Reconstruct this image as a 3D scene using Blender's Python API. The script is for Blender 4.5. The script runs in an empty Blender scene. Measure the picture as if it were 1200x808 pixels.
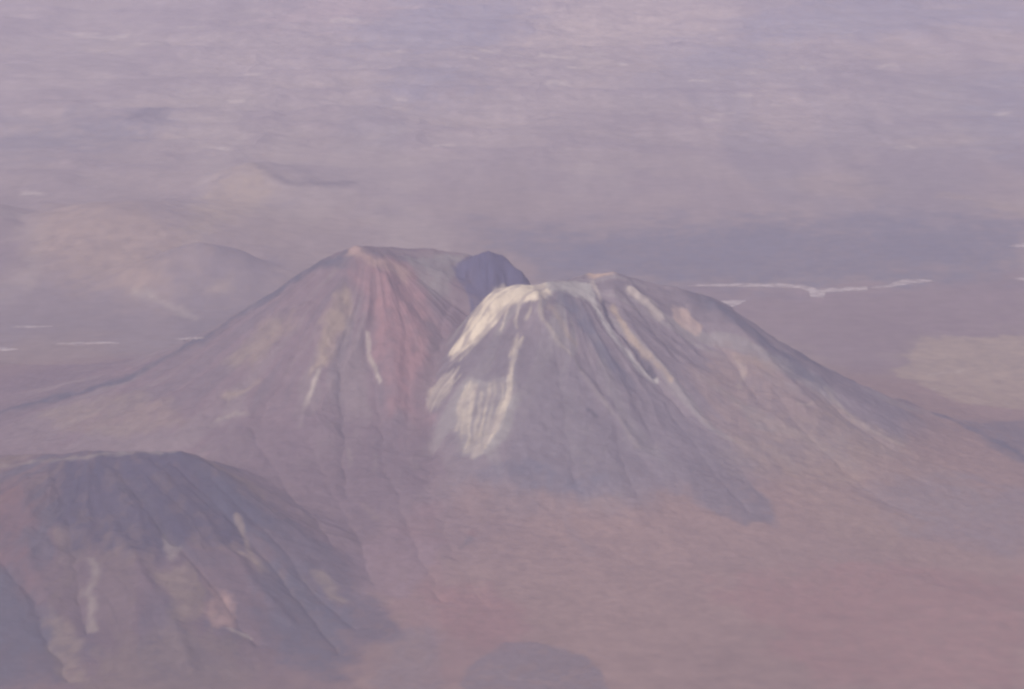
import bpy, math
import numpy as np

R = math.radians
scene = bpy.context.scene
col = scene.collection

# ------------------------------------------------------------------ camera
CAM_Z = 6500.0                     # metres above the desert plain (an airliner's window)
PITCH = R(11.0)                    # looking down
HFOV = R(14.0)
cam_d = bpy.data.cameras.new('camera')
cam_d.sensor_width = 36.0
cam_d.lens = 18.0 / math.tan(HFOV / 2)
cam_d.clip_start = 10.0
cam_d.clip_end = 600000.0
cam = bpy.data.objects.new('camera', cam_d)
col.objects.link(cam)
cam.location = (0, 0, CAM_Z)
cam.rotation_euler = (math.pi / 2 - PITCH, 0, 0)
scene.camera = cam

# ------------------------------------------------------------------ sky and sun
SUN_AZ = R(-148.0)                 # clockwise from +Y (the view direction): left, a bit behind the camera
SUN_EL = R(44.0)
world = bpy.data.worlds.new('World')
scene.world = world
world.use_nodes = True
nt = world.node_tree
nt.nodes.clear()
sky = nt.nodes.new('ShaderNodeTexSky')
sky.sky_type = 'NISHITA'
sky.sun_disc = False
sky.sun_elevation = SUN_EL
sky.sun_rotation = SUN_AZ
sky.altitude = 4000.0
bg = nt.nodes.new('ShaderNodeBackground')
bg.inputs['Strength'].default_value = 0.10
wo = nt.nodes.new('ShaderNodeOutputWorld')
nt.links.new(sky.outputs[0], bg.inputs['Color'])
nt.links.new(bg.outputs[0], wo.inputs['Surface'])

sun_d = bpy.data.lights.new('sun', 'SUN')
sun_d.energy = 4.6
sun_d.angle = R(0.53)
sun_d.color = (1.0, 0.93, 0.84)
sun = bpy.data.objects.new('sun', sun_d)
col.objects.link(sun)
to_sun = np.array([math.sin(SUN_AZ) * math.cos(SUN_EL), math.cos(SUN_AZ) * math.cos(SUN_EL), math.sin(SUN_EL)])
sun.rotation_euler = (math.pi / 2 - SUN_EL, 0, math.pi - SUN_AZ)
sun.location = (0, 0, 9000)

vs = scene.view_settings
vs.view_transform = 'Standard'
vs.look = 'None'
vs.gamma = 1.0
vs.use_curve_mapping = False
vs.exposure = 0.0

cy = scene.cycles
cy.use_denoising = True
cy.volume_bounces = 2
cy.max_bounces = 6
cy.diffuse_bounces = 2
cy.filter_width = 2.6

HAZE_DENSITY = 1.25e-5
HAZE_COLOR = (0.86, 0.79, 1.0)

# ------------------------------------------------------------------ numeric helpers
_TABLES = {}
def vnoise(x, y, seed=0):
    """smooth value noise, 0..1"""
    if seed not in _TABLES:
        _TABLES[seed] = np.random.RandomState(seed + 1000).rand(256 * 256).astype(np.float32)
    tab = _TABLES[seed]
    ix = np.floor(x); iy = np.floor(y)
    fx = (x - ix).astype(np.float32); fy = (y - iy).astype(np.float32)
    ix = ix.astype(np.int32); iy = iy.astype(np.int32)
    fx = fx * fx * fx * (fx * (fx * 6 - 15) + 10); fy = fy * fy * fy * (fy * (fy * 6 - 15) + 10)
    x0 = ix & 255; x1 = (ix + 1) & 255; r0 = (iy & 255) << 8; r1 = ((iy + 1) & 255) << 8
    a = tab[r0 | x0]; c = tab[r1 | x0]
    a = a + (tab[r0 | x1] - a) * fx
    c = c + (tab[r1 | x1] - c) * fx
    return a + (c - a) * fy

def fbm(x, y, seed=0, octaves=4, gain=0.5):
    s = 0.0; amp = 1.0; tot = 0.0
    for o in range(octaves):
        c, sn = math.cos(0.6 * o), math.sin(0.6 * o)
        s = s + amp * vnoise((x * c - y * sn) * 2 ** o + 17.3 * o, (x * sn + y * c) * 2 ** o - 9.1 * o, seed + o)
        tot += amp; amp *= gain
    return s / tot                                                                   # 0..1

def ridged(x, y, seed=0, octaves=3):
    s = 0.0; amp = 1.0; tot = 0.0
    for o in range(octaves):
        n = 1 - np.abs(2 * vnoise(x * 2 ** o + 5.7 * o, y * 1.6 ** o + 3.3 * o, seed + 31 * o) - 1)
        s = s + amp * n; tot += amp; amp *= 0.5
    return s / tot

def sstep(a, b, x):
    t = np.clip((x - a) / (b - a), 0, 1)
    return t * t * (3 - 2 * t)

def seg_dist(x, y, pts, closed=False):
    """distance to a polyline, and its interpolated third value at the nearest point"""
    best = np.full(x.shape, 1e12); val = np.zeros(x.shape)
    n = len(pts)
    if n == 1:
        return np.hypot(x - pts[0][0], y - pts[0][1]), val
    for i in range(n if closed else n - 1):
        a = pts[i]; b = pts[(i + 1) % n]
        dx, dy = b[0] - a[0], b[1] - a[1]
        L = dx * dx + dy * dy + 1e-9
        t = np.clip(((x - a[0]) * dx + (y - a[1]) * dy) / L, 0, 1)
        d = (x - a[0] - t * dx) ** 2 + (y - a[1] - t * dy) ** 2
        m = d < best
        best = np.where(m, d, best)
        if len(a) > 2:
            val = np.where(m, a[2] + t * (b[2] - a[2]), val)
    return np.sqrt(best), val

def crest_height(x, y, pts, dr, dh, k):
    """smooth union of the slopes falling from each stretch of a crest line"""
    h = None; dmin = None
    for a, b in zip(pts[:-1], pts[1:]):
        d, z = seg_dist(x, y, [a, b])
        g = np.maximum(z - np.interp(d, dr, dh), -3000)
        h = g if h is None else smax(h, g, k) 
        dmin = d if dmin is None else np.minimum(dmin, d)
    return h, dmin

def smax(a, b, k):
    m = np.maximum(a, b)
    return m + k * np.log1p(np.exp(-np.abs(a - b) / k)) - k * 0.2 * np.exp(-np.abs(a - b) / k)

def inside(x, y, pts):
    r = np.zeros(x.shape, bool)
    n = len(pts)
    for i in range(n):
        x0, y0 = pts[i][0], pts[i][1]; x1, y1 = pts[(i + 1) % n][0], pts[(i + 1) % n][1]
        c = ((y0 > y) != (y1 > y))
        r ^= c & (x < (x1 - x0) * (y - y0) / (y1 - y0 + 1e-9) + x0)
    return r

# photo pixel (1200 x 808) -> viewing direction -> point on the terrain
F = 600.0 / math.tan(HFOV / 2)
def pix_dir(px, py):
    u = (px - 600.0) / F; v = (404.0 - py) / F
    return np.array([u, math.cos(PITCH) + v * math.sin(PITCH), -math.sin(PITCH) + v * math.cos(PITCH)])

def at_y(px, py, Y):
    d = pix_dir(px, py); k = Y / d[1]
    return (d[0] * k, Y, CAM_Z + d[2] * k)

# ------------------------------------------------------------------ terrain shape
DROP_R = [-1, 0, 120, 356, 653, 950, 1247, 1544, 1841, 2138, 2435, 3000, 4000, 5500, 8000, 12000, 400000]
DROP_H = [0, 0, 50, 199, 398, 579, 742, 874, 985, 1075, 1146, 1262, 1400, 1530, 1660, 1800, 12000]

L_CREST = [at_y(412, 289, 28600), at_y(455, 291, 28850), at_y(505, 293, 29000), at_y(545, 297, 29050)]
P_CREST = [at_y(541, 309, 28900), at_y(556, 299, 28950), at_y(572, 293, 28930), at_y(588, 299, 28960), at_y(602, 312, 28900)]
R_CREST = [at_y(592, 338, 27960), at_y(618, 334, 27960), at_y(642, 332, 28080), at_y(690, 321, 28380), at_y(716, 319, 28400),
           at_y(745, 327, 28460), at_y(790, 335, 28500), at_y(824, 344, 28500)]
M_CREST = [at_y(-120, 556, 25700), at_y(0, 536, 25650), at_y(120, 529, 25600), at_y(215, 529, 25600), at_y(262, 552, 25450),
           at_y(330, 606, 25150), at_y(400, 664, 24800), at_y(455, 722, 24450)]
M2_CREST = [at_y(-150, 640, 24500), at_y(-30, 655, 24400), at_y(30, 705, 24100), at_y(70, 760, 23800)]

# low hills on the far plain: (px, py of the top, distance, half-width x, half-depth, sharpness)
HILLS = [
    (135, 243, 38200, 1500, 2200), (300, 191, 41500, 900, 1300), (238, 284, 36000, 900, 900), (-40, 236, 38500, 900, 1300),
    (20, 128, 48500, 2600, 1500), (165, 126, 48000, 900, 900), (395, 214, 42500, 1500, 1000),
    (60, 196, 43500, 1500, 1000), (180, 205, 42600, 900, 800), (110, 18, 60500, 3500, 1800), (440, -6, 63500, 3600, 1700),
    (740, 22, 60500, 1900, 1800), (1120, 24, 62000, 4200, 1800),
]
def hill_list():
    out = []
    for (px, py, Y, a, b) in HILLS:
        X, Y, Z = at_y(px, py, Y)
        out.append((X, Y, max(Z, 60.0), a, b))
    return out
HILL = hill_list()

LOBES = [(at_y(482, 788, 23350)[0], 23350, 180, 330, 38), (at_y(632, 800, 23250)[0], 23250, 420, 420, 50), (at_y(870, 598, 26000)[0] - 60, 26050, 240, 260, 22)]

def gullies(x, y, cx, cy_, r, seed, amp):
    th = np.arctan2(x - cx, -(y - cy_))
    th = th + (fbm(x / 620.0, y / 620.0, seed + 7, 2) - 0.5) * 0.30
    g = 0.66 * (fbm(th * 3.4, r / 4200.0, seed, 2)) + 0.22 * ridged(th * 6.0, r / 2600.0, seed + 11, 1) + 0.12 * ridged(th * 15.0 + fbm(x / 240.0, y / 240.0, seed + 5, 2) * 1.6, r / 1500.0, seed + 23, 2)
    env = sstep(40, 600, r) * np.exp(-np.maximum(r - 600, 0) / 1600.0)
    return (g - 0.55) * amp * env, th

CARVES = []                        # (points, depth, half-width): single ravines and spurs

def massif(x, y):
    # left volcano
    wx = x + (fbm(x / 700.0, y / 700.0, 41, 3) - 0.5) * 130
    wy = y + (fbm(x / 700.0, y / 700.0, 47, 3) - 0.5) * 130
    hl, dl = crest_height(wx, wy, L_CREST, DROP_R, DROP_H, 10.0)
    gl, _ = gullies(x, y, L_CREST[0][0] + 150, L_CREST[0][1] + 120, dl, 100, 120)
    hl = hl + gl
    # dark rear peak between the two
    hp, dp = crest_height(x + (wx - x) * .5, y, P_CREST, [0, 60, 200, 500, 1500, 400000], [0, 45, 215, 640, 1700, 90000], 8.0)
    hp = hp + (ridged(x / 90.0, y / 260.0, 71, 3) - 0.6) * 46 * sstep(5, 90, dp)
    # right volcano
    xl = R_CREST[0][0] - 30
    rx = np.where(wx < xl, xl + (wx - xl) * 1.75, wx)        # steep side towards the ravine
    hr, dr = crest_height(rx, wy, R_CREST, DROP_R, DROP_H, 10.0)
    gr, _ = gullies(x, y, R_CREST[3][0] - 150, R_CREST[3][1] - 150, dr, 200, 95)
    hr = hr + gr
    # dark foreground mountain
    xr = M_CREST[2][0]
    squeeze = lambda q: np.where(q > xr, xr + (q - xr) * 1.6, q)          # the side towards the volcanoes is steeper
    mc = [(float(squeeze(p[0])), p[1], p[2]) for p in M_CREST]
    hm, dm = crest_height(squeeze(wx), wy, mc, [0, 100, 400, 900, 1500, 2300, 4000, 400000], [0, 28, 140, 305, 470, 660, 980, 60000], 12.0)
    gm, _ = gullies(x, y, M_CREST[2][0], M_CREST[2][1] + 300, dm, 300, 150)
    hm = hm + gm
    hm2, d2 = crest_height(wx, wy, M2_CREST, [0, 100, 400, 900, 1500, 4000, 400000], [0, 30, 150, 330, 500, 900, 60000], 12.0)
    hm = smax(hm, hm2 + gm * 0.5, 25.0)
    cut = np.zeros(x.shape)
    for (pts, depth, w) in CARVES:
        lo = pts.min(0) - 3 * w; hi = pts.max(0) + 3 * w
        b = np.nonzero((x > lo[0]) & (x < hi[0]) & (y > lo[1]) & (y < hi[1]))[0]
        if len(b):
            jx = (fbm(x[b] / 110.0, y[b] / 110.0, 87, 2) - 0.5) * w * 1.3 + (vnoise(x[b] / 420.0, y[b] / 420.0, 89) - 0.5) * 90
            d, _ = seg_dist(x[b] + jx, y[b] - jx, pts)
            cut[b] += depth * np.exp(-d / w) if depth < 0 else depth * np.exp(-(d / w) ** 2)
    return hl + cut, hp, hr + cut, hm + cut

def components(x, y):
    """height of each landform at (x, y)"""
    # the plain
    far = sstep(30000, 34000, y)
    rel = (fbm(x / 2600.0, y / 2600.0, 3, 4) - 0.5)
    calm = 1 - sstep(-2600, -900, x) * sstep(31000, 33000, y) * (1 - sstep(41500, 46000, y))        # flat basin with the salt flats
    calm = np.maximum(calm, 0.03)
    plain = 20 + rel * (70 + 130 * sstep(40000, 52000, y)) * calm * (0.35 + 0.65 * far) + (fbm(x / 420.0, y / 520.0, 9, 4) - 0.5) * (34 + 40 * sstep(40000, 48000, y)) * calm * far
    plain = plain + (ridged(x / 1700.0 + 0.3 * vnoise(x / 600.0, y / 600.0, 95), y / 1500.0, 93, 3) - 0.55) * 150 * np.maximum(calm, .05) * sstep(37000, 43000, y) * (1 - .6 * sstep(-500, 2500, x) * (1 - sstep(50000, 56000, y)))
    for (X0, Y0, ra_, rb_, hh_) in LOBES:
        q = ((x - X0) / ra_) ** 2 + ((y - Y0) / rb_) ** 2 + (fbm(x / 160.0, y / 160.0, 77, 3) - 0.5) * 0.7
        plain = plain + hh_ * sstep(1.15, 0.45, q)
    # gentle apron the whole massif stands on
    ra = np.sqrt((x - 200) ** 2 + ((y - 28300) * 1.0) ** 2)
    plain = plain + 90 * np.exp(-(ra / 4200.0) ** 2)
    m = (np.abs(y - 27500) < 9000) & (np.abs(x) < 12000)
    hl = np.full(x.shape, -400.0); hp = hl.copy(); hr = hl.copy(); hm = hl.copy()
    if m.any():
        hl[m], hp[m], hr[m], hm[m] = massif(x[m], y[m])
    wx = x + (fbm(x / 700.0, y / 700.0, 41, 2) - 0.5) * 130
    wy = y + (fbm(x / 700.0, y / 700.0, 47, 2) - 0.5) * 130
    # far hills
    hh = []
    for i, (X, Y, Z, a, b) in enumerate(HILL):
        full = np.full(x.shape, -400.0)
        m = (np.abs(x - X) < 3.2 * a) & (np.abs(y - Y) < 3.2 * b)
        if m.any():
            q = np.sqrt(((wx[m] - X) / a) ** 2 + ((wy[m] - Y) / b) ** 2)
            g = (fbm(x[m] / 520.0, y[m] / 700.0, 400 + i, 3) - 0.5) * 0.5 * Z * sstep(0.05, 0.6, q)
            full[m] = (Z + g) * np.exp(-(q * 1.15) ** 1.5) - 90 * sstep(1.4, 2.8, q) - 300 * sstep(2.6, 3.1, q)
        hh.append(full)
    return plain, hl, hp, hr, hm, hh

def terrain(x, y, parts=False):
    plain, hl, hp, hr, hm, hh = components(x, y)
    h = smax(plain, np.maximum(hl, -400), 30.0)
    h = smax(h, np.maximum(hp, -400), 8.0)
    h = smax(h, np.maximum(hr, -400), 45.0)
    h = smax(h, np.maximum(hm, -400), 22.0)
    for a in hh:
        h = smax(h, np.maximum(a, -400), 12.0)
    rough = sstep(60, 500, h) * (1 - sstep(31000, 34000, y))
    h = h + rough * ((fbm(x / 150.0, y / 150.0, 61, 3) - 0.5) * 26 + (ridged(x / 75.0, y / 75.0, 67, 2) - .6) * 6)
    if parts:
        fl = np.stack([plain + 12, hl, hp, hr, hm] + hh)
        e = np.exp(np.clip((fl[:5] - fl[:5].max(axis=0)) / 26.0, -30, 0))
        return h, np.argmax(fl, axis=0), e / e.sum(axis=0)
    return h

MARCH = np.concatenate([np.arange(21000, 31000, 35.0), np.arange(31000, 80000, 110.0)])
def ground_points(pixels, near=False):
    """where the sight lines through these photo pixels first meet the terrain"""
    out = []
    for (px, py) in pixels:
        for attempt in range(9):
            d = pix_dir(px, py)
            k = MARCH / d[1]
            X = d[0] * k; Z = CAM_Z + d[2] * k
            sel = np.nonzero((Z < 1760) & (Z > -150))[0]
            ys = MARCH[sel]; X = X[sel]; Z = Z[sel]
            below = np.nonzero(Z < terrain(X, ys))[0]
            i = below[0] if len(below) else len(ys) - 1
            if near and ys[i] > 30200:      # the sight line slips over the crest: take the crest itself
                py += 3.0
                continue
            break
        if i == 0:
            out.append((X[0], ys[0])); continue
        lo, hi = ys[i - 1], ys[i]
        mid = np.linspace(lo, hi, 24); kk = mid / d[1]
        b = np.nonzero(CAM_Z + d[2] * kk < terrain(d[0] * kk, mid))[0]
        Y = mid[b[0]] if len(b) else hi
        out.append((d[0] * Y / d[1], Y))
    return out

for pix, depth, w in [
    # right volcano
    ([(706, 352), (722, 384), (740, 404), (764, 438), (806, 486)], 38, 22), ([(632, 346), (636, 374), (664, 418), (704, 464), (744, 520)], -26, 34),
    ([(655, 352), (690, 384), (732, 448), (764, 520)], 26, 55), ([(718, 342), (748, 396), (788, 446), (830, 500)], -22, 28),
    ([(728, 336), (760, 376), (800, 424)], 30, 26), ([(742, 338), (776, 372), (824, 424)], -18, 28), ([(960, 456), (1000, 496), (1050, 528)], 22, 28),
    ([(806, 360), (850, 410), (890, 470)], 22, 34), ([(840, 364), (900, 420), (960, 480)], -18, 34), ([(613, 392), (600, 440), (577, 514)], -16, 30),
    ([(592, 392), (566, 456), (548, 530)], 22, 26), ([(528, 348), (514, 420), (502, 500), (506, 560)], 34, 60), ([(650, 400), (660, 480), (668, 560)], 18, 40),
    ([(690, 420), (720, 500), (750, 580)], 20, 36), ([(780, 470), (830, 540), (880, 600)], 18, 40), ([(900, 450), (970, 530), (1040, 590)], 16, 40),
    # left volcano
    ([(412, 366), (400, 440), (398, 500), (408, 580)], 32, 32), ([(430, 388), (440, 440), (450, 520)], 24, 28), ([(398, 336), (372, 430), (346, 510)], -22, 40),
    ([(352, 352), (300, 430), (250, 500)], 24, 42), ([(374, 346), (338, 430), (304, 510)], 26, 38), ([(470, 340), (482, 420), (478, 500)], 22, 40),
    ([(320, 372), (250, 430), (170, 480)], 20, 40), ([(456, 330), (462, 400), (462, 480)], -16, 40),
    ([(300, 504), (334, 566), (384, 634)], 22, 36), ([(356, 506), (398, 590), (440, 684)], 20, 36), ([(446, 520), (470, 600), (520, 704)], 20, 40), ([(500, 562), (522, 626), (566, 706)], 14, 44),
    # foreground mountain
    ([(140, 548), (180, 610), (240, 672), (300, 752)], 40, 44), ([(100, 548), (134, 626), (200, 720), (230, 790)], -24, 40), ([(70, 560), (84, 640), (106, 740)], 36, 44),
    ([(206, 542), (272, 604), (340, 684), (400, 764)], 42, 46), ([(172, 544), (240, 612), (330, 724)], -24, 40), ([(0, 650), (40, 700), (72, 790)], 40, 46),
    ([(30, 560), (36, 640), (60, 720)], -22, 44), ([(250, 560), (330, 640), (420, 736)], 26, 36),
    # apron
    ([(540, 600), (552, 660), (596, 760)], 5, 60), ([(700, 600), (752, 700), (840, 790)], 5, 70), ([(860, 640), (970, 712), (1060, 800)], 5, 70), ([(980, 580), (1070, 656), (1190, 740)], 6, 70)]:
    CARVES.append((np.array(ground_points(pix, near=True)), -depth * .72, float(w) * 1.15))

# ------------------------------------------------------------------ grid
def axis(fine_lo, fine_hi, step, lo, hi, grow):
    mid = np.arange(fine_lo, fine_hi + 0.1, step)
    up = [mid[-1]]; s = step
    while up[-1] < hi:
        s *= grow; up.append(up[-1] + s)
    dn = [mid[0]]; s = step
    while dn[-1] > lo:
        s *= grow; dn.append(dn[-1] - s)
    return np.concatenate([np.array(dn[1:])[::-1], mid, np.array(up[1:])])

gx = axis(-4000, 4000, 10.0, -120000, 120000, 1.055)
y1 = np.arange(22400, 29300, 10.0)
y2 = np.arange(29300, 33000, 50.0)
y3 = np.arange(33000, 66000, 70.0)
ylo = [22400.0]; s = 12.0
while ylo[-1] > -60000:
    s *= 1.12; ylo.append(ylo[-1] - s)
yhi = [66000.0]; s = 70.0
while yhi[-1] < 190000:
    s *= 1.12; yhi.append(yhi[-1] + s)
gy = np.concatenate([np.array(ylo[1:])[::-1], y1, y2, y3, np.array(yhi)])
NX, NY = len(gx), len(gy)
GX, GY = np.meshgrid(gx, gy)
X = GX.ravel(); Y = GY.ravel()
Z, OWNER, SHARE = terrain(X, Y, parts=True)
print('grid', NX, NY, NX * NY)

# normals from the complete height field (shared by every patch, so patches meet without a seam)
ZZ = Z.reshape(NY, NX)
dzy, dzx = np.gradient(ZZ, gy, gx)
NRM = np.stack([-dzx.ravel(), -dzy.ravel(), np.ones(X.size)], axis=1)
NRM /= np.linalg.norm(NRM, axis=1, keepdims=True)
SLOPE = 1 - NRM[:, 2]

# ------------------------------------------------------------------ rock and soil colours, with some shading painted in on the slopes
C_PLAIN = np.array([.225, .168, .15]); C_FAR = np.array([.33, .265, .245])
C_APRON = np.array([.23, .15, .128]); C_RED = np.array([.235, .115, .105]); C_LAVA = np.array([.115, .096, .108])
C_BEIGE = np.array([.34, .255, .18]); C_WHITE = np.array([.66, .55, .41]); C_PALE = np.array([.42, .35, .29])
C_DARK = np.array([.060, .056, .070]); C_BLUE = np.array([.075, .078, .105]); C_PURP = np.array([.170, .120, .135])
C_CRATER = np.array([.058, .057, .105]); C_GREY = np.array([.29, .265, .24])

n1 = fbm(X / 1400.0, Y / 2600.0, 501, 5); n2 = fbm(X / 260.0, Y / 420.0, 521, 4)
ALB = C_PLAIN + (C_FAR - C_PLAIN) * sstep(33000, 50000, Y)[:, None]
n3 = fbm(X / 330.0, Y / 2600.0, 577, 4); n4 = fbm(X / 100.0, Y / 900.0, 587, 3); n1f = fbm(X / 1200.0, Y / 6500.0, 597, 4)
ALB = ALB * (0.69 + 0.26 * n1f + 0.20 * n3 + 0.16 * n4)[:, None]
far = sstep(31500, 34000, Y)
# patchwork of the desert floor: paler pans and darker flows
pale = sstep(.60, .74, fbm(X / 900.0, Y / 5200.0, 541, 4)) * far
ALB += (C_PALE - ALB) * (pale * .22)[:, None]
dk = sstep(.58, .72, fbm(X / 1500.0, Y / 8000.0, 561, 4)) * far
ALB += (C_BLUE * 1.6 - ALB) * (dk * .28)[:, None]
fr = ridged(X / 1700.0 + 0.3 * vnoise(X / 600.0, Y / 600.0, 95), Y / 1500.0, 93, 3)
ALB += (np.array([.19, .15, .165]) - ALB) * (sstep(.60, .80, fr) * .30 * far * sstep(36000, 42000, Y))[:, None]
ALB += (C_BEIGE * 1.1 - ALB) * (sstep(.50, .34, fr) * .16 * far)[:, None]
# the massif
near = 1 - sstep(30500, 32500, Y)
ALB += (C_APRON * (0.80 + 0.4 * n1)[:, None] - ALB) * near[:, None]
def mixin(mask, c):
    global ALB
    ALB += (np.asarray(c) - ALB) * mask[:, None]
own = OWNER
# loose streaks running down the cones
def cone_streaks(cx, cy_, seed):
    th = np.arctan2(X - cx, -(Y - cy_)); r = np.hypot(X - cx, Y - cy_)
    th = th + (fbm(X / 400.0, Y / 400.0, seed + 3, 2) - .5) * .16
    return fbm(th * 9.0, r / 1300.0, seed, 4), r
sl, rl = cone_streaks(L_CREST[0][0] + 150, L_CREST[0][1] + 120, 611)
sr, rr = cone_streaks(R_CREST[3][0] - 150, R_CREST[3][1] - 150, 631)
sm, rm = cone_streaks(M_CREST[2][0], M_CREST[2][1] + 300, 651)
_, isl, isp, isr, ism = SHARE       # how far each landform's rock shows: it thins out into the apron
high = sstep(330, 620, Z)
mixin(isl * sstep(150, 420, Z) * .88, C_PURP * .92)
mixin(isl * sstep(.50, .68, sl) * high * .22, C_GREY * .8)
mixin(isl * sstep(.52, .36, sl) * high * .5, C_LAVA)
mixin(isr * sstep(380, 560, Z + (n2 - .5) * 260) * .85, C_LAVA * 1.45)
mixin(isr * sstep(.52, .70, sr) * high * .45, C_GREY * .9)
mixin(isr * sstep(.50, .36, sr) * high * .5, C_LAVA)
mixin(isp * 1.0, C_CRATER)
mixin(ism * .92, C_PURP * .62)
mixin(ism * sstep(.52, .68, sm) * .3, C_BEIGE * .6)
mixin(ism * sstep(.50, .36, sm) * .6, C_BLUE * .9)

# patches with a shape of their own: ('poly' | 'line', pixels, width, colour, strength, edge softness m, tag)
FEAT = [
    # --- far plain
    ('poly', [(560, 268), (640, 276), (770, 268), (830, 260), (1210, 256), (1210, 322), (1060, 328), (820, 336), (640, 322)], 0, C_BLUE * 1.4, .74, 300, None),
    ('poly', [(800, 338), (1210, 324), (1210, 390), (1060, 398), (1040, 440), (1010, 440), (900, 390)], 0, C_PURP * 1.05, .55, 160, None),
    ('poly', [(1072, 402), (1110, 394), (1210, 392), (1210, 480), (1130, 474), (1085, 455), (1050, 436)], 0, C_BEIGE * .95, .75, 60, None),
    ('line', [(1088, 440), (1115, 437), (1128, 433)], 3, C_PALE, .7, 30, None),
    ('line', [(1090, 456), (1118, 455)], 2.5, C_PALE, .6, 30, None),
    ('line', [(1110, 228), (1150, 238), (1210, 250)], 8, C_BEIGE, .6, 120, None),
    ('poly', [(610, 62), (640, 20), (700, -20), (880, -20), (850, 24), (760, 44), (690, 64)], 0, np.array([.43, .34, .29]), .75, 500, None),
    ('poly', [(320, 30), (340, 6), (380, -15), (470, -15), (480, 8), (420, 24)], 0, np.array([.40, .30, .28]), .75, 400, None),
    ('poly', [(470, 75), (560, 82), (550, 112), (500, 120), (460, 108)], 0, C_BLUE * 2.4, .45, 400, None),
    ('poly', [(430, 22), (500, 0), (620, 0), (600, 46), (520, 58), (420, 62)], 0, C_BLUE * 2.6, .45, 500, None),
    ('poly', [(-20, 146), (80, 142), (170, 134), (205, 138), (190, 158), (120, 172), (-20, 184)], 0, C_BLUE * 1.5, .55, 350, None),
    ('line', [(152, 137), (170, 133), (196, 133)], 7, C_DARK * 1.1, .85, 110, None),  # shadow line of the ridge, painted dark
    ('poly', [(860, 30), (960, 0), (1210, 0), (1210, 30), (1010, 44), (900, 50)], 0, C_BLUE * 2.4, .5, 400, None),
    ('poly', [(1130, 90), (1210, 80), (1210, 180), (1150, 170)], 0, C_BLUE * 2.2, .4, 500, None),
    ('poly', [(800, 44), (905, 60), (880, 78), (790, 76)], 0, C_BLUE * 2.4, .35, 400, None),
    ('line', [(966, 215), (1000, 216), (1034, 214)], 3.5, C_LAVA, .6, 60, None),
    ('line', [(930, 231), (946, 231)], 3, C_LAVA, .5, 60, None), ('line', [(865, 150), (930, 151)], 4, C_LAVA * 1.4, .45, 100, None),
    ('line', [(295, 194), (318, 200), (340, 211), (375, 216), (415, 214)], 7, C_LAVA * .8, .8, 60, None),
    ('poly', [(38, 250), (70, 240), (150, 245), (222, 272), (232, 318), (170, 334), (80, 322), (46, 292)], 0, C_BEIGE * .6 + C_APRON * .45, .6, 230, None),
    ('poly', [(250, 212), (285, 200), (318, 206), (312, 240), (270, 266), (220, 272), (232, 240)], 0, C_BEIGE, .65, 150, None),
    ('poly', [(176, 300), (238, 288), (320, 300), (350, 330), (300, 372), (200, 352)], 0, C_LAVA * 1.35, .65, 140, None),
    ('poly', [(-20, 340), (60, 330), (160, 350), (240, 380), (260, 396), (120, 398), (-20, 400)], 0, C_LAVA * 1.5, .5, 200, None),
    ('line', [(160, 340), (190, 358), (232, 372)], 4, C_PALE * .95, .7, 50, None),
    ('poly', [(240, 334), (275, 328), (272, 342), (246, 345)], 0, C_BEIGE, .5, 60, None),
    ('poly', [(-20, 255), (15, 262), (38, 295), (20, 318), (-20, 318)], 0, C_PURP * .9, .6, 130, None),
]
FAR_FEATURES = len(FEAT)
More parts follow.
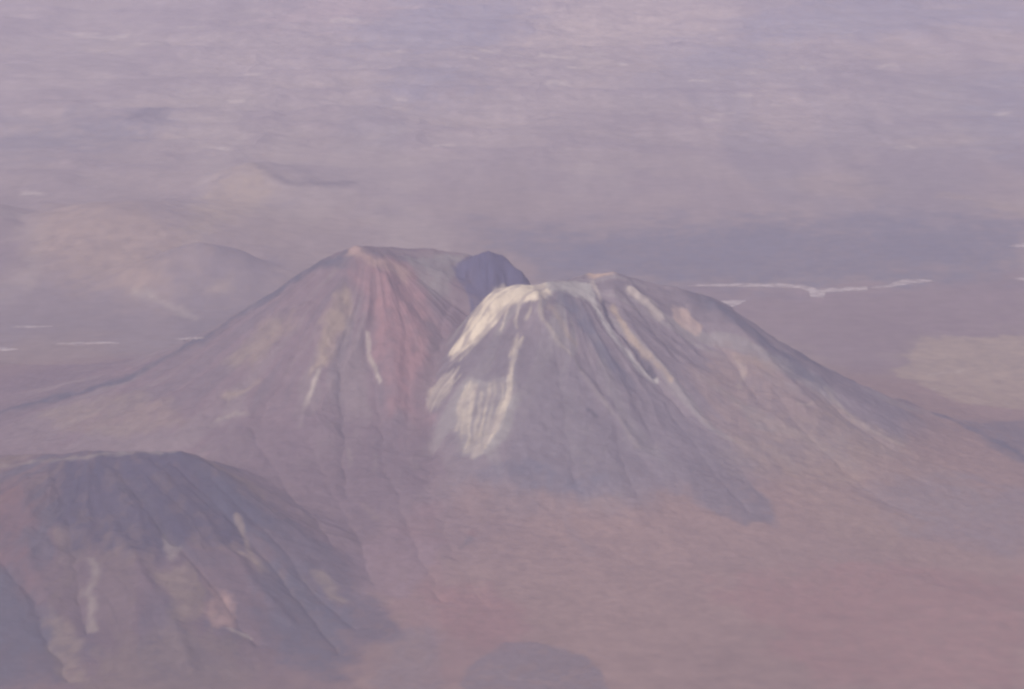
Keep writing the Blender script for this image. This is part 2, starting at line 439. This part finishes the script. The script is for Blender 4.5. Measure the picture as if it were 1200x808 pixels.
FEAT += [
    # --- left volcano
    ('line', [(408, 292), (350, 326), (300, 359), (250, 390), (200, 417), (140, 444), (80, 464), (0, 484)], 22, C_BLUE * .85, .85, 55, None),  # shading of the slope turning away, painted as a dark band
    ('poly', [(388, 345), (404, 328), (414, 335), (408, 380), (388, 432), (366, 444), (372, 400)], 0, C_BEIGE * .92, .68, 44, 'ash_streak'),
    ('line', [(376, 438), (362, 472), (350, 500)], 4, C_PALE * .9, .8, 16, None),
    ('line', [(412, 372), (402, 420), (396, 460), (402, 520)], 9, C_LAVA, .6, 30, None),
    ('poly', [(418, 300), (452, 306), (490, 326), (512, 396), (510, 440), (500, 500), (478, 520), (462, 440), (438, 340)], 0, np.array([.268, .142, .142]), .80, 120, 'scoria_streak'),
    ('line', [(410, 292), (430, 300), (455, 312), (474, 323)], 12, np.array([.36, .235, .19]), .75, 30, None),
    ('line', [(424, 294), (455, 298), (480, 304)], 7, C_LAVA, .6, 24, None),
    ('poly', [(470, 300), (545, 300), (532, 340), (510, 350), (484, 322)], 0, np.array([.20, .18, .17]), .7, 40, None),
    ('line', [(431, 392), (436, 420), (446, 450)], 3, C_PALE * .9, .75, 12, None),
    ('poly', [(250, 430), (300, 385), (350, 360), (340, 400), (290, 440)], 0, C_BEIGE * .8, .45, 60, None),
    ('poly', [(40, 486), (120, 468), (200, 470), (220, 500), (150, 516), (60, 508)], 0, C_BEIGE * .72, .35, 80, None),
    ('line', [(268, 470), (300, 452)], 8, C_BEIGE, .5, 30, None), ('line', [(262, 492), (290, 486)], 6, C_PALE * .8, .5, 24, None),
    ('line', [(404, 528), (407, 548)], 5, C_PALE * .8, .7, 14, None), ('line', [(440, 534), (436, 552)], 4, C_PALE * .8, .5, 14, None),
    ('line', [(478, 538), (486, 552)], 7, C_PALE * .85, .6, 16, None), ('line', [(426, 592), (440, 606)], 7, C_BEIGE * .9, .5, 24, None),
    ('poly', [(505, 345), (545, 345), (535, 390), (512, 440), (500, 500), (520, 560), (470, 560), (480, 470), (505, 420)], 0, C_PURP * .8, .65, 50, None),
    ('poly', [(250, 510), (380, 480), (500, 500), (512, 566), (440, 600), (424, 680), (474, 740), (410, 764), (330, 630)], 0, C_PURP * .82, .8, 90, None),
    ('poly', [(420, 640), (500, 600), (520, 660), (600, 700), (610, 770), (520, 800), (470, 740)], 0, C_RED * .5 + C_PURP * .5, .45, 110, None),
    # --- dark rear peak
    ('poly', [(532, 316), (552, 300), (572, 294), (592, 300), (616, 320), (596, 332), (572, 346), (548, 344)], 0, C_CRATER, .9, 14, 'crater_wall'),
    # --- right volcano
    ('poly', [(576, 342), (594, 334), (642, 331), (648, 344), (634, 356), (606, 362), (584, 378), (556, 402), (532, 420), (526, 414), (544, 390), (556, 366)], 0, C_WHITE * .86, .95, 13, 'sulphur_crust'),
    ('poly', [(640, 333), (672, 328), (692, 334), (700, 352), (684, 354), (660, 344), (646, 346)], 0, C_GREY * 1.25, .8, 18, None),
    ('poly', [(542, 452), (556, 440), (600, 436), (612, 398), (618, 402), (604, 470), (584, 528), (556, 536), (536, 524), (534, 496)], 0, C_GREY * .95, .5, 34, None),
    ('poly', [(502, 478), (508, 454), (526, 434), (538, 436), (532, 458), (516, 476)], 0, C_WHITE * .75, .5, 20, 'sulphur_crust'),
    ('poly', [(546, 462), (552, 446), (561, 450), (556, 474), (552, 500), (544, 514), (538, 500)], 0, C_WHITE * .75, .5, 22, 'sulphur_crust'),
    ('line', [(613, 396), (603, 428), (591, 468), (578, 514)], 5, C_WHITE * .7, .5, 16, 'sulphur_crust'),
    ('line', [(607, 396), (606, 410)], 5, C_WHITE * .7, .7, 10, None),
    ('poly', [(528, 430), (548, 410), (580, 392), (604, 392), (600, 430), (584, 444), (552, 440), (536, 452)], 0, C_LAVA * 1.1, .75, 16, None),
    ('poly', [(608, 410), (634, 372), (664, 424), (704, 470), (742, 520), (756, 556), (704, 584), (640, 576), (596, 552), (594, 490)], 0, C_LAVA * 1.25, .70, 40, None),
    ('line', [(632, 350), (636, 374), (664, 418), (704, 464), (744, 520)], 6, C_PALE * .72, .75, 14, None),
    ('line', [(648, 364), (664, 386), (672, 402)], 9, C_BEIGE * .8, .5, 20, None),
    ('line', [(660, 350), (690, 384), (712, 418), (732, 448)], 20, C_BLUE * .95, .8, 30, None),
    ('line', [(684, 334), (704, 368), (724, 398), (752, 436), (764, 444)], 9, C_GREY * 1.35, .8, 12, None),  # lit ridge line left of the gully, painted paler
    ('line', [(690, 330), (704, 352)], 5, C_PALE * 1.1, .7, 10, None),
    ('line', [(708, 356), (722, 384), (740, 404), (764, 438)], 6, C_DARK, .95, 9, None),  # gully shadow painted in beside the ridge
    ('line', [(722, 360), (748, 400), (788, 446)], 7, C_BEIGE * 1.05, .75, 14, None),
    ('line', [(688, 319), (722, 320)], 10, np.array([.42, .29, .21]), .9, 14, None),
    ('line', [(742, 340), (758, 352), (774, 370)], 9, C_PALE * 1.1, .8, 14, None),
    ('line', [(728, 336), (760, 376), (790, 410)], 9, C_LAVA, .7, 16, None),
    ('poly', [(788, 360), (806, 362), (824, 384), (816, 394), (796, 384)], 0, np.array([.42, .30, .24]), .8, 16, None),
    ('line', [(818, 344), (856, 370), (890, 396), (930, 428), (960, 448)], 20, C_BLUE * .9, .8, 40, None),  # shade on the outward shoulder, put into the colour
    ('line', [(938, 418), (1000, 444), (1050, 468), (1100, 486), (1160, 512), (1210, 540)], 13, C_DARK * 1.2, .85, 34, None),  # shading along the right skyline, painted as a dark line
    ('poly', [(1120, 492), (1210, 490), (1210, 548), (1160, 520)], 0, C_BLUE, .6, 80, None),
    ('line', [(866, 424), (872, 436), (866, 452)], 4, C_PALE * .9, .7, 14, None),
    ('line', [(864, 418), (900, 432)], 10, C_BEIGE * .9, .5, 24, None),
    ('line', [(935, 472), (952, 472)], 4, C_PALE, .6, 12, None),
    ('line', [(968, 456), (1002, 492), (1056, 522)], 6, C_PALE * .8, .65, 16, None),
    ('line', [(958, 466), (986, 490), (1050, 528)], 7, C_LAVA * 1.1, .55, 18, None),
    ('poly', [(800, 430), (860, 408), (960, 466), (1080, 528), (1190, 600), (1010, 640), (910, 575), (840, 500)], 0, C_APRON * .75 + C_BEIGE * .2, .55, 90, None),
    ('poly', [(600, 556), (620, 440), (680, 430), (760, 446), (820, 500), (866, 548), (906, 594), (914, 614), (884, 616), (836, 602), (790, 580), (740, 572), (690, 588), (640, 578)], 0, C_LAVA * 1.32, .60, 60, None),
    ('poly', [(800, 540), (832, 532), (868, 554), (898, 582), (910, 602), (902, 615), (880, 618), (845, 606), (808, 578)], 0, C_LAVA * 1.15, .75, 26, 'lava_flow'),
    ('poly', [(548, 556), (620, 548), (700, 560), (690, 584), (600, 572), (560, 572)], 0, C_BLUE * 1.2, .45, 60, None),
    ('line', [(654, 570), (660, 602), (672, 630), (690, 652)], 13, C_LAVA * 1.5, .5, 40, None),
    ('poly', [(1000, 566), (1100, 556), (1210, 580), (1210, 650), (1130, 640), (1040, 606)], 0, C_BLUE * 1.6, .32, 160, None),
    ('poly', [(830, 540), (980, 470), (1080, 520), (980, 560), (900, 560)], 0, C_BEIGE * .8, .2, 90, None),
    ('line', [(690, 482), (698, 488)], 7, C_DARK, .8, 12, None),
    # --- apron
    ('poly', [(540, 640), (660, 590), (800, 640), (900, 700), (760, 780), (600, 720)], 0, C_APRON * 1.12, .5, 200, None),
    ('poly', [(500, 690), (560, 680), (610, 710), (590, 760), (520, 750)], 0, C_RED, .38, 90, None),
    ('poly', [(840, 690), (1000, 660), (1210, 680), (1210, 810), (960, 800)], 0, C_RED * 1.1, .45, 150, None),
    ('poly', [(400, 640), (470, 620), (520, 640), (480, 700), (420, 700)], 0, C_PURP * 1.15, .5, 60, None),
    ('line', [(540, 642), (552, 630)], 9, C_LAVA, .75, 20, None), ('line', [(556, 625), (560, 622)], 8, C_RED * .8, .5, 20, None),
    ('poly', [(452, 752), (486, 730), (510, 742), (520, 812), (436, 812)], 0, C_LAVA * 1.3, .5, 55, 'lava_flow'),
    ('poly', [(548, 776), (586, 749), (648, 755), (690, 774), (718, 815), (544, 815)], 0, C_LAVA * 1.15, .72, 34, 'lava_flow'),
    # --- dark foreground mountain
    ('poly', [(64, 548), (130, 532), (222, 532), (270, 560), (320, 606), (290, 640), (206, 650), (150, 632), (96, 640), (72, 596)], 0, np.array([.042, .040, .066]), .88, 110, None),
    ('poly', [(40, 640), (160, 650), (300, 640), (380, 700), (430, 770), (440, 815), (40, 815)], 0, C_PURP * .66, .62, 130, None),
    ('line', [(-20, 547), (60, 541), (130, 535), (206, 530)], 4, C_PALE * .6, .5, 16, None),
    ('poly', [(220, 536), (300, 578), (360, 630), (430, 690), (470, 745), (430, 760), (360, 720), (300, 650), (250, 600)], 0, C_BLUE * .85, .45, 110, None),  # shaded right side of the spur, darkened by colour
    ('line', [(140, 572), (180, 610), (220, 640)], 11, C_DARK, .5, 40, None),
    ('line', [(236, 540), (290, 576), (340, 614)], 12, C_DARK * 1.2, .45, 50, None),  # same spur shade, painted deeper along its upper edge
    ('poly', [(-20, 560), (20, 566), (40, 620), (36, 690), (10, 660), (-20, 640)], 0, C_RED * .62, .5, 80, None),
    ('line', [(106, 654), (114, 676), (100, 694), (108, 722), (116, 734)], 9, C_PALE * .72, .48, 34, None),
    ('poly', [(190, 626), (198, 634), (216, 642), (208, 656), (196, 644)], 0, C_PALE * .75, .5, 28, None),
    ('poly', [(234, 670), (250, 688), (274, 694), (264, 740), (236, 726), (246, 700)], 0, np.array([.33, .205, .165]), .58, 40, None),
    ('line', [(262, 736), (296, 752)], 5, C_PALE * .8, .6, 12, None),
    ('line', [(276, 606), (292, 640), (304, 668)], 8, C_BEIGE * .85, .45, 20, None),
    ('line', [(282, 646), (316, 672)], 6, C_BEIGE, .45, 16, None),
    ('poly', [(300, 660), (360, 680), (400, 730), (410, 800), (340, 780), (300, 720)], 0, C_BLUE * .95, .65, 90, None),
    ('line', [(330, 690), (370, 720), (400, 760)], 11, C_DARK * 1.2, .45, 30, None),
    ('poly', [(-20, 650), (20, 672), (44, 720), (70, 800), (-20, 812)], 0, C_BLUE * .9, .55, 80, None),
    ('poly', [(60, 700), (90, 740), (100, 800), (66, 800), (50, 740)], 0, C_BEIGE * .72, .45, 50, None),
    ('poly', [(120, 760), (200, 730), (290, 760), (300, 815), (110, 815)], 0, C_BEIGE * .5, .35, 110, None),
    ('poly', [(186, 672), (232, 660), (240, 720), (200, 730)], 0, C_BEIGE * .62, .5, 50, None),
    ('line', [(366, 670), (400, 704)], 12, C_BEIGE * .75, .45, 30, None),
]
rs_ = np.random.RandomState(23)
fan = [[(538, 432), (520, 456), (506, 480)], [(532, 432), (516, 452), (504, 472)], [(541, 438), (526, 460), (512, 480)],
       [(554, 446), (544, 482), (540, 518)], [(560, 452), (552, 486), (546, 528)], [(566, 462), (558, 496), (552, 534)], [(576, 450), (567, 486), (556, 530)],
       [(582, 446), (574, 486), (562, 532)], [(590, 450), (580, 490), (568, 524)], [(598, 436), (588, 474), (574, 520)], [(606, 420), (597, 452), (586, 490)],
       [(614, 394), (606, 420), (598, 446)], [(608, 392), (603, 404), (600, 412)], [(548, 452), (540, 480), (536, 506)],
       [(566, 392), (548, 410), (530, 426)], [(584, 376), (560, 400), (540, 420)], [(600, 362), (596, 376), (588, 388)], [(612, 358), (610, 372), (606, 384)], [(624, 354), (622, 366), (618, 376)]]
for f_ in fan:
    FEAT.append(('line', f_, rs_.uniform(2.0, 4.2), C_WHITE * rs_.uniform(.65, .9), rs_.uniform(.4, .85), 10, 'sulphur_crust'))
NEAR_END = len(FEAT)
rng = np.random.RandomState(7)
# pale specks and pans scattered over the far desert, in the places where the photograph shows them
for (px, py, w) in [(462, 63, 9), (573, 60, 10), (552, 68, 8), (620, 76, 8), (660, 67, 12), (700, 64, 10), (720, 76, 9), (655, 98, 9), (225, 32, 12),
                    (100, 42, 10), (130, 44, 16), (175, 51, 14), (300, 87, 10), (520, 171, 10), (878, 86, 9), (912, 122, 7), (898, 107, 6), (870, 112, 7),
                    (838, 141, 8), (852, 134, 7), (1040, 77, 9), (1060, 172, 9), (276, 118, 7), (36, 228, 9), (945, 80, 6), (1175, 134, 8), (680, 80, 10),
                    (470, 113, 6), (640, 66, 8), (600, 66, 6), (820, 95, 10), (260, 173, 9), (405, 24, 14)]:
    FEAT.append(('line', [(px - w, py), (px + w, py + rng.uniform(-1, 1))], 3.2, C_PALE * 1.35, .75, 60, None))
for (px, py, w) in [(540, 150, 16), (250, 205, 14), (210, 182, 18), (640, 140, 20), (760, 200, 30), (1010, 195, 16), (80, 172, 16), (330, 240, 16), (1060, 120, 20), (460, 250, 20), (700, 240, 30)]:
    FEAT.append(('line', [(px - w, py), (px + w, py + rng.uniform(-2, 2))], 3.5, C_LAVA * 1.2, .45, 90, None))

warp_a = (fbm(X / 120.0, Y / 160.0, 701, 3) - .5); warp_b = (fbm(X / 120.0, Y / 160.0, 733, 3) - .5)
warp_c = (fbm(X / 380.0, Y / 480.0, 713, 2) - .5); warp_d = (fbm(X / 380.0, Y / 480.0, 743, 2) - .5)
fray = np.where(isl > .5, fbm((X - L_CREST[0][0]) / (60 + rl * .02), rl / 420.0, 771, 3), np.where(isr > .5, fbm(np.arctan2(X - R_CREST[3][0], -(Y - R_CREST[3][1])) * 26.0, rr / 420.0, 777, 3), fbm(X / 60.0, Y / 240.0, 781, 3)))
TAG = np.zeros(X.size, np.int8)
TAGS = ['ash_streak', 'scoria_streak', 'crater_wall', 'sulphur_crust', 'lava_flow']
grain = fbm(X / 60.0, Y / 90.0, 751, 3)
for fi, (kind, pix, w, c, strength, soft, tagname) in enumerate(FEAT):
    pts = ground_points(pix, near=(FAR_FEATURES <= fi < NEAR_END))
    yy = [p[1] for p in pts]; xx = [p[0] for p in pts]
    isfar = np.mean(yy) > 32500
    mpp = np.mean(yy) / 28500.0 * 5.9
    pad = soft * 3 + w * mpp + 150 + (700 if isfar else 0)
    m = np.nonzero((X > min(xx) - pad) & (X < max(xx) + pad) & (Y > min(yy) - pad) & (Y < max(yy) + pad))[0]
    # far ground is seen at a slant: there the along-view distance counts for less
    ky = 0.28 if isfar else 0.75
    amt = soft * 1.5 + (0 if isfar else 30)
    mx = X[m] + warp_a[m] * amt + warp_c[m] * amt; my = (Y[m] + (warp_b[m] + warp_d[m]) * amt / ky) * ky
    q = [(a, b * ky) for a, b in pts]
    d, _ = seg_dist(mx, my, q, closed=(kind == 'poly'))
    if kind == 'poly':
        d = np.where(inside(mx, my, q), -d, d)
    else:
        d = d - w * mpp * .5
    if not isfar:                      # loose debris, and painted shade with it: edges frayed down the slope
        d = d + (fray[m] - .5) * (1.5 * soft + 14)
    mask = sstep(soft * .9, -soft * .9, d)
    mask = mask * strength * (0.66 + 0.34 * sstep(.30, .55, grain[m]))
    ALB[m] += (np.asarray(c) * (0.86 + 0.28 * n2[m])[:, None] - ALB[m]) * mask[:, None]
    if tagname == 'sulphur_crust':     # broken by gullies and outcrops
        ALB[m] += (C_LAVA * 1.5 - ALB[m]) * (np.minimum(mask, 1) * .62 * sstep(.56, .36, .6 * fray[m] + .4 * grain[m]))[:, None]
    if tagname:
        hit = m[d < 0]
        TAG[hit] = TAGS.index(tagname) + 1
ALB *= (0.93 + 0.14 * grain)[:, None]
ALB = np.clip(ALB, .02, .8)

# ------------------------------------------------------------------ materials
def ground_material(name, noise_scale, bump_dist):
    m = bpy.data.materials.new(name)
    m.use_nodes = True
    t = m.node_tree; N = t.nodes; Lk = t.links
    b = N['Principled BSDF']
    b.inputs['Roughness'].default_value = 1.0
    b.inputs['Specular IOR Level'].default_value = 0.05
    at = N.new('ShaderNodeAttribute'); at.attribute_name = 'albedo'
    tc = N.new('ShaderNodeTexCoord')
    mp = N.new('ShaderNodeMapping'); mp.inputs['Scale'].default_value = (noise_scale, noise_scale, noise_scale)
    Lk.new(tc.outputs['Object'], mp.inputs['Vector'])
    n = N.new('ShaderNodeTexNoise'); n.inputs['Scale'].default_value = 1.0; n.inputs['Detail'].default_value = 6; n.inputs['Roughness'].default_value = .6
    Lk.new(mp.outputs[0], n.inputs['Vector'])
    r = N.new('ShaderNodeMapRange'); r.inputs['From Min'].default_value = .3; r.inputs['From Max'].default_value = .7
    r.inputs['To Min'].default_value = .88; r.inputs['To Max'].default_value = 1.12
    Lk.new(n.outputs['Fac'], r.inputs['Value'])
    mul = N.new('ShaderNodeVectorMath'); mul.operation = 'SCALE'
    Lk.new(at.outputs['Color'], mul.inputs[0]); Lk.new(r.outputs[0], mul.inputs['Scale'])
    Lk.new(mul.outputs[0], b.inputs['Base Color'])
    bp = N.new('ShaderNodeBump'); bp.inputs['Strength'].default_value = .5; bp.inputs['Distance'].default_value = bump_dist
    Lk.new(n.outputs['Fac'], bp.inputs['Height']); Lk.new(bp.outputs[0], b.inputs['Normal'])
    return m
MAT_ROCK = ground_material('volcanic_rock', 1 / 70.0, 14.0)
MAT_DESERT = ground_material('desert_soil', 1 / 160.0, 10.0)

# ------------------------------------------------------------------ cut the one height field into landforms
QI, QJ = np.meshgrid(np.arange(NX - 1), np.arange(NY - 1))
V00 = (QJ * NX + QI).ravel()
QUADS = np.stack([V00, V00 + 1, V00 + NX + 1, V00 + NX], axis=1)
FX = X[V00]; FY = Y[V00]; FZ = Z[V00]
face_own = OWNER[V00].copy()
face_tag = TAG[V00].copy()
# a landform ends where it has sunk into the plain
visible_h = {0: 0, 1: 150, 2: 0, 3: 150, 4: 70}
for k, lim in visible_h.items():
    face_own[(face_own == k) & (FZ < lim)] = 0

def patch(name, sel, mat, parent=None):
    q = QUADS[sel]
    ids, inv = np.unique(q.ravel(), return_inverse=True)
    me = bpy.data.meshes.new(name)
    nv, nf = len(ids), len(q)
    me.vertices.add(nv); me.loops.add(nf * 4); me.polygons.add(nf)
    org = np.array([X[ids].mean(), Y[ids].mean(), Z[ids].min()]) if parent is None else np.array(parent['origin'])
    co = np.stack([X[ids], Y[ids], Z[ids]], axis=1) - org
    me.vertices.foreach_set('co', co.astype(np.float32).ravel())
    me.loops.foreach_set('vertex_index', inv.astype(np.int32).ravel())
    me.polygons.foreach_set('loop_start', np.arange(0, nf * 4, 4, dtype=np.int32))
    me.polygons.foreach_set('use_smooth', np.ones(nf, bool))
    me.update(calc_edges=True)
    ca = me.attributes.new('albedo', 'FLOAT_COLOR', 'POINT')
    ca.data.foreach_set('color', np.concatenate([ALB[ids], np.ones((nv, 1))], axis=1).astype(np.float32).ravel())
    cn = me.attributes.new('custom_normal', 'FLOAT_VECTOR', 'POINT')
    cn.data.foreach_set('vector', NRM[ids].astype(np.float32).ravel())
    me.materials.append(mat)
    o = bpy.data.objects.new(name, me)
    col.objects.link(o)
    if parent is None:
        o.location = org
    else:
        o.parent = parent
    o['origin'] = [float(v) for v in org]
    return o

def setting(o, label, cat, group=None, kind='structure'):
    o['kind'] = kind; o['label'] = label; o['category'] = cat
    if group: o['group'] = group

used = np.zeros(len(QUADS), bool)
def tagged(name, owners):
    return (face_tag == TAGS.index(name) + 1) & np.isin(face_own, owners)

vol_l = face_own == 1; vol_r = (face_own == 3); rear = face_own == 2; mount = face_own == 4
t_ash = tagged('ash_streak', [1]); t_sco = tagged('scoria_streak', [1]); t_sul = tagged('sulphur_crust', [1, 3])
t_lav = tagged('lava_flow', [3, 0, 4]) 
t_lav_r = t_lav & (face_own == 3); t_lav_g = t_lav & (face_own != 3)
o = patch('volcano', vol_l & ~t_ash & ~t_sco & ~t_sul, MAT_ROCK)
setting(o, 'reddish volcano whose broad flank runs down beside the dark mountain', 'volcano')
patch('ash_streak', t_ash, MAT_ROCK, o)['label'] = 'beige ash streak under the summit'
patch('scoria_streak', t_sco, MAT_ROCK, o)['label'] = 'brick red scoria streak down the flank'
o = patch('volcano', (vol_r & ~t_lav_r) & ~t_sul, MAT_ROCK)
setting(o, 'grey volcano with whitish sulphur crust on its flat summit', 'volcano')
patch('sulphur_crust', t_sul, MAT_ROCK, o)['label'] = 'whitish sulphur crust on rim and flank'
if t_lav_r.any():
    patch('lava_flow', t_lav_r, MAT_ROCK, o)['label'] = 'dark lava tongue ending on the pink apron'
o = patch('crater_wall', rear, MAT_ROCK)
setting(o, 'dark blue crater wall peeking up between the two volcano summits', 'crater')
o = patch('mountain', mount & ~t_lav_g, MAT_ROCK)
setting(o, 'dark slate foreground mountain with pale landslip scars', 'mountain')
hill_labels = ['broad beige hill on the plain behind the reddish volcano', 'hill with a dark crest beyond the broad beige hill',
               'small dark hill at the foot of the broad beige hill', 'purplish hill shoulder beside the broad beige hill',
               'long low dark ridge on the far desert', 'short ridge with a shadow line painted on its tip on the far desert',
               'low spur trailing from the dark crested hill', 'low mauve rise between the dark ridge and the beige hill',
               'low mauve knoll before the dark crested hill', 'farthest faint rise beyond the long dark ridge',
               'farthest faint pinkish rise on the desert', 'farthest pale rise, brightest on the hazy desert', 'farthest wide blue-grey rise on the desert']
is_hill = np.zeros(len(QUADS), bool)
for i, lb in enumerate(hill_labels):
    s = (face_own == 5 + i)
    if s.any():
        is_hill |= s
        h = patch('hill', s, MAT_DESERT)
        setting(h, lb, 'hill')
plain_sel = ~(vol_l | vol_r | rear | mount | is_hill) 
near_sel = FY < 31000
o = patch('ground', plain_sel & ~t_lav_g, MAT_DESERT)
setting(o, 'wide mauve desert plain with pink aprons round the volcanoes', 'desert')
for lo, hi, lb in [(-1e9, at_y(532, 780, 23300)[0], 'small rounded dark lava lobe on the pink apron'), (at_y(532, 780, 23300)[0], 1e9, 'wide dark lava lobe on the pink apron')]:
    s = t_lav_g & (FX >= lo) & (FX < hi)
    if s.any():
        setting(patch('lava_flow', s, MAT_ROCK), lb, 'lava flow')

# ------------------------------------------------------------------ salt flats: thin bright crusts lying on the basin floor
def salt_material():
    m = bpy.data.materials.new('salt_crust')
    m.use_nodes = True
    t = m.node_tree; N = t.nodes; Lk = t.links
    b = N['Principled BSDF']; b.inputs['Roughness'].default_value = .9; b.inputs['Specular IOR Level'].default_value = .1
    tc = N.new('ShaderNodeTexCoord'); n = N.new('ShaderNodeTexNoise'); n.inputs['Scale'].default_value = 1 / 110.0; n.inputs['Detail'].default_value = 5
    Lk.new(tc.outputs['Object'], n.inputs['Vector'])
    cr = N.new('ShaderNodeValToRGB')
    cr.color_ramp.elements[0].position = .35; cr.color_ramp.elements[0].color = (.20, .155, .15, 1)
    cr.color_ramp.elements[1].position = .62; cr.color_ramp.elements[1].color = (.47, .395, .37, 1)
    Lk.new(n.outputs['Fac'], cr.inputs['Fac']); Lk.new(cr.outputs['Color'], b.inputs['Base Color'])
    return m
MAT_SALT = salt_material()
import bmesh
def salt(label, pix, wobble=0.5, seed=0):
    rs = np.random.RandomState(seed)
    dense = []
    for i in range(len(pix)):
        a = np.array(pix[i], float); b = np.array(pix[(i + 1) % len(pix)], float)
        n = max(1, int(np.hypot(*(b - a)) / 6))
        for k in range(n):
            p = a + (b - a) * k / n
            dense.append((p[0], p[1] + rs.uniform(-wobble, wobble)))
    pts = ground_points(dense)
    xs = np.array([p[0] for p in pts]); ys = np.array([p[1] for p in pts])
    zs = terrain(xs, ys)
    org = np.array([xs.mean(), ys.mean(), zs.min()])
    bm = bmesh.new()
    top = [bm.verts.new((x - org[0], y - org[1], z - org[2] + 2.5)) for x, y, z in zip(xs, ys, zs)]
    bot = [bm.verts.new((x - org[0], y - org[1], z - org[2] - 6.0)) for x, y, z in zip(xs, ys, zs)]
    f = bm.faces.new(top)
    n = len(top)
    for i in range(n):
        bm.faces.new((top[i], bot[i], bot[(i + 1) % n], top[(i + 1) % n]))
    bmesh.ops.triangulate(bm, faces=[f])
    bmesh.ops.recalc_face_normals(bm, faces=bm.faces)
    me = bpy.data.meshes.new('salt_flat'); bm.to_mesh(me); bm.free()
    me.materials.append(MAT_SALT)
    o = bpy.data.objects.new('salt_flat', me); col.objects.link(o); o.location = org
    setting(o, label, 'salt flat')
salt('long thin white salt flat with a blunt knob behind the grey volcano', [(806, 335), (860, 333), (920, 333), (944, 335), (958, 339), (985, 338), (1016, 336), (1017, 340), (985, 342), (968, 343), (965, 349), (950, 349), (948, 342), (936, 338), (900, 336.5), (850, 336)], .4, 1)
salt('bright tapering salt flat beyond the end of the long thin one', [(1020, 338), (1040, 334.6), (1052, 330), (1062, 328), (1080, 328), (1095, 329.6), (1086, 331.6), (1068, 332.6), (1052, 335.4), (1038, 337.5)], .5, 2)
salt('short salt flat close behind the grey volcano shoulder', [(845, 353), (876, 352), (868, 357), (858, 361), (848, 357)], .6, 3)
salt('thin white salt strip at the foot of the reddish volcano', [(66, 402.8), (90, 401.8), (126, 401.4), (140, 402.2), (112, 403.2), (84, 403.8)], .4, 4)
salt('tiny bright salt patch on the plain below the beige hill', [(-10, 407.6), (10, 408), (21, 409.6), (8, 411.2), (-10, 411)], .4, 5)
salt('faint salt strip on the plain in front of the beige hill', [(14, 383.2), (34, 382.4), (50, 382.2), (62, 383), (44, 384), (28, 384.2)], .4, 6)
salt('pale salt strip half hidden by the reddish volcano flank', [(206, 398), (222, 396), (238, 395), (240, 396.8), (222, 398.2)], .4, 7)
salt('small salt patch at the edge of the dark basin', [(1182, 288.5), (1194, 286), (1212, 285), (1212, 290), (1196, 290.5)], .5, 8)
salt('second small salt patch on the dark basin', [(1188, 327.4), (1200, 325), (1212, 324.6), (1212, 328.6), (1200, 329)], .4, 9)

# ------------------------------------------------------------------ haze: the air between the aircraft and the desert
zmin = float(Z.min()) - 1.0
bm = bmesh.new()
bmesh.ops.create_cube(bm, size=1.0)
x0, x1 = gx[0] - 500, gx[-1] + 500; yb0, yb1 = gy[0] - 500, gy[-1] + 500
ztop = CAM_Z + 150
for v in bm.verts:
    v.co.x = x0 if v.co.x < 0 else x1
    v.co.y = yb0 if v.co.y < 0 else yb1
    v.co.z = zmin if v.co.z < 0 else ztop
me = bpy.data.meshes.new('haze'); bm.to_mesh(me); bm.free()
hz = bpy.data.objects.new('haze', me); col.objects.link(hz)
hm_ = bpy.data.materials.new('hazy_air'); hm_.use_nodes = True
t = hm_.node_tree; t.nodes.clear()
pv = t.nodes.new('ShaderNodeVolumePrincipled'); mo = t.nodes.new('ShaderNodeOutputMaterial')
pv.inputs['Color'].default_value = (*HAZE_COLOR, 1)
pv.inputs['Density'].default_value = HAZE_DENSITY
pv.inputs['Density Attribute'].default_value = ''
pv.inputs['Anisotropy'].default_value = 0.0
t.links.new(pv.outputs[0], mo.inputs['Volume'])
hm_.cycles.homogeneous_volume = True
me.materials.append(hm_)
setting(hz, 'thin bluish haze filling the air over the desert', 'haze', kind='stuff')
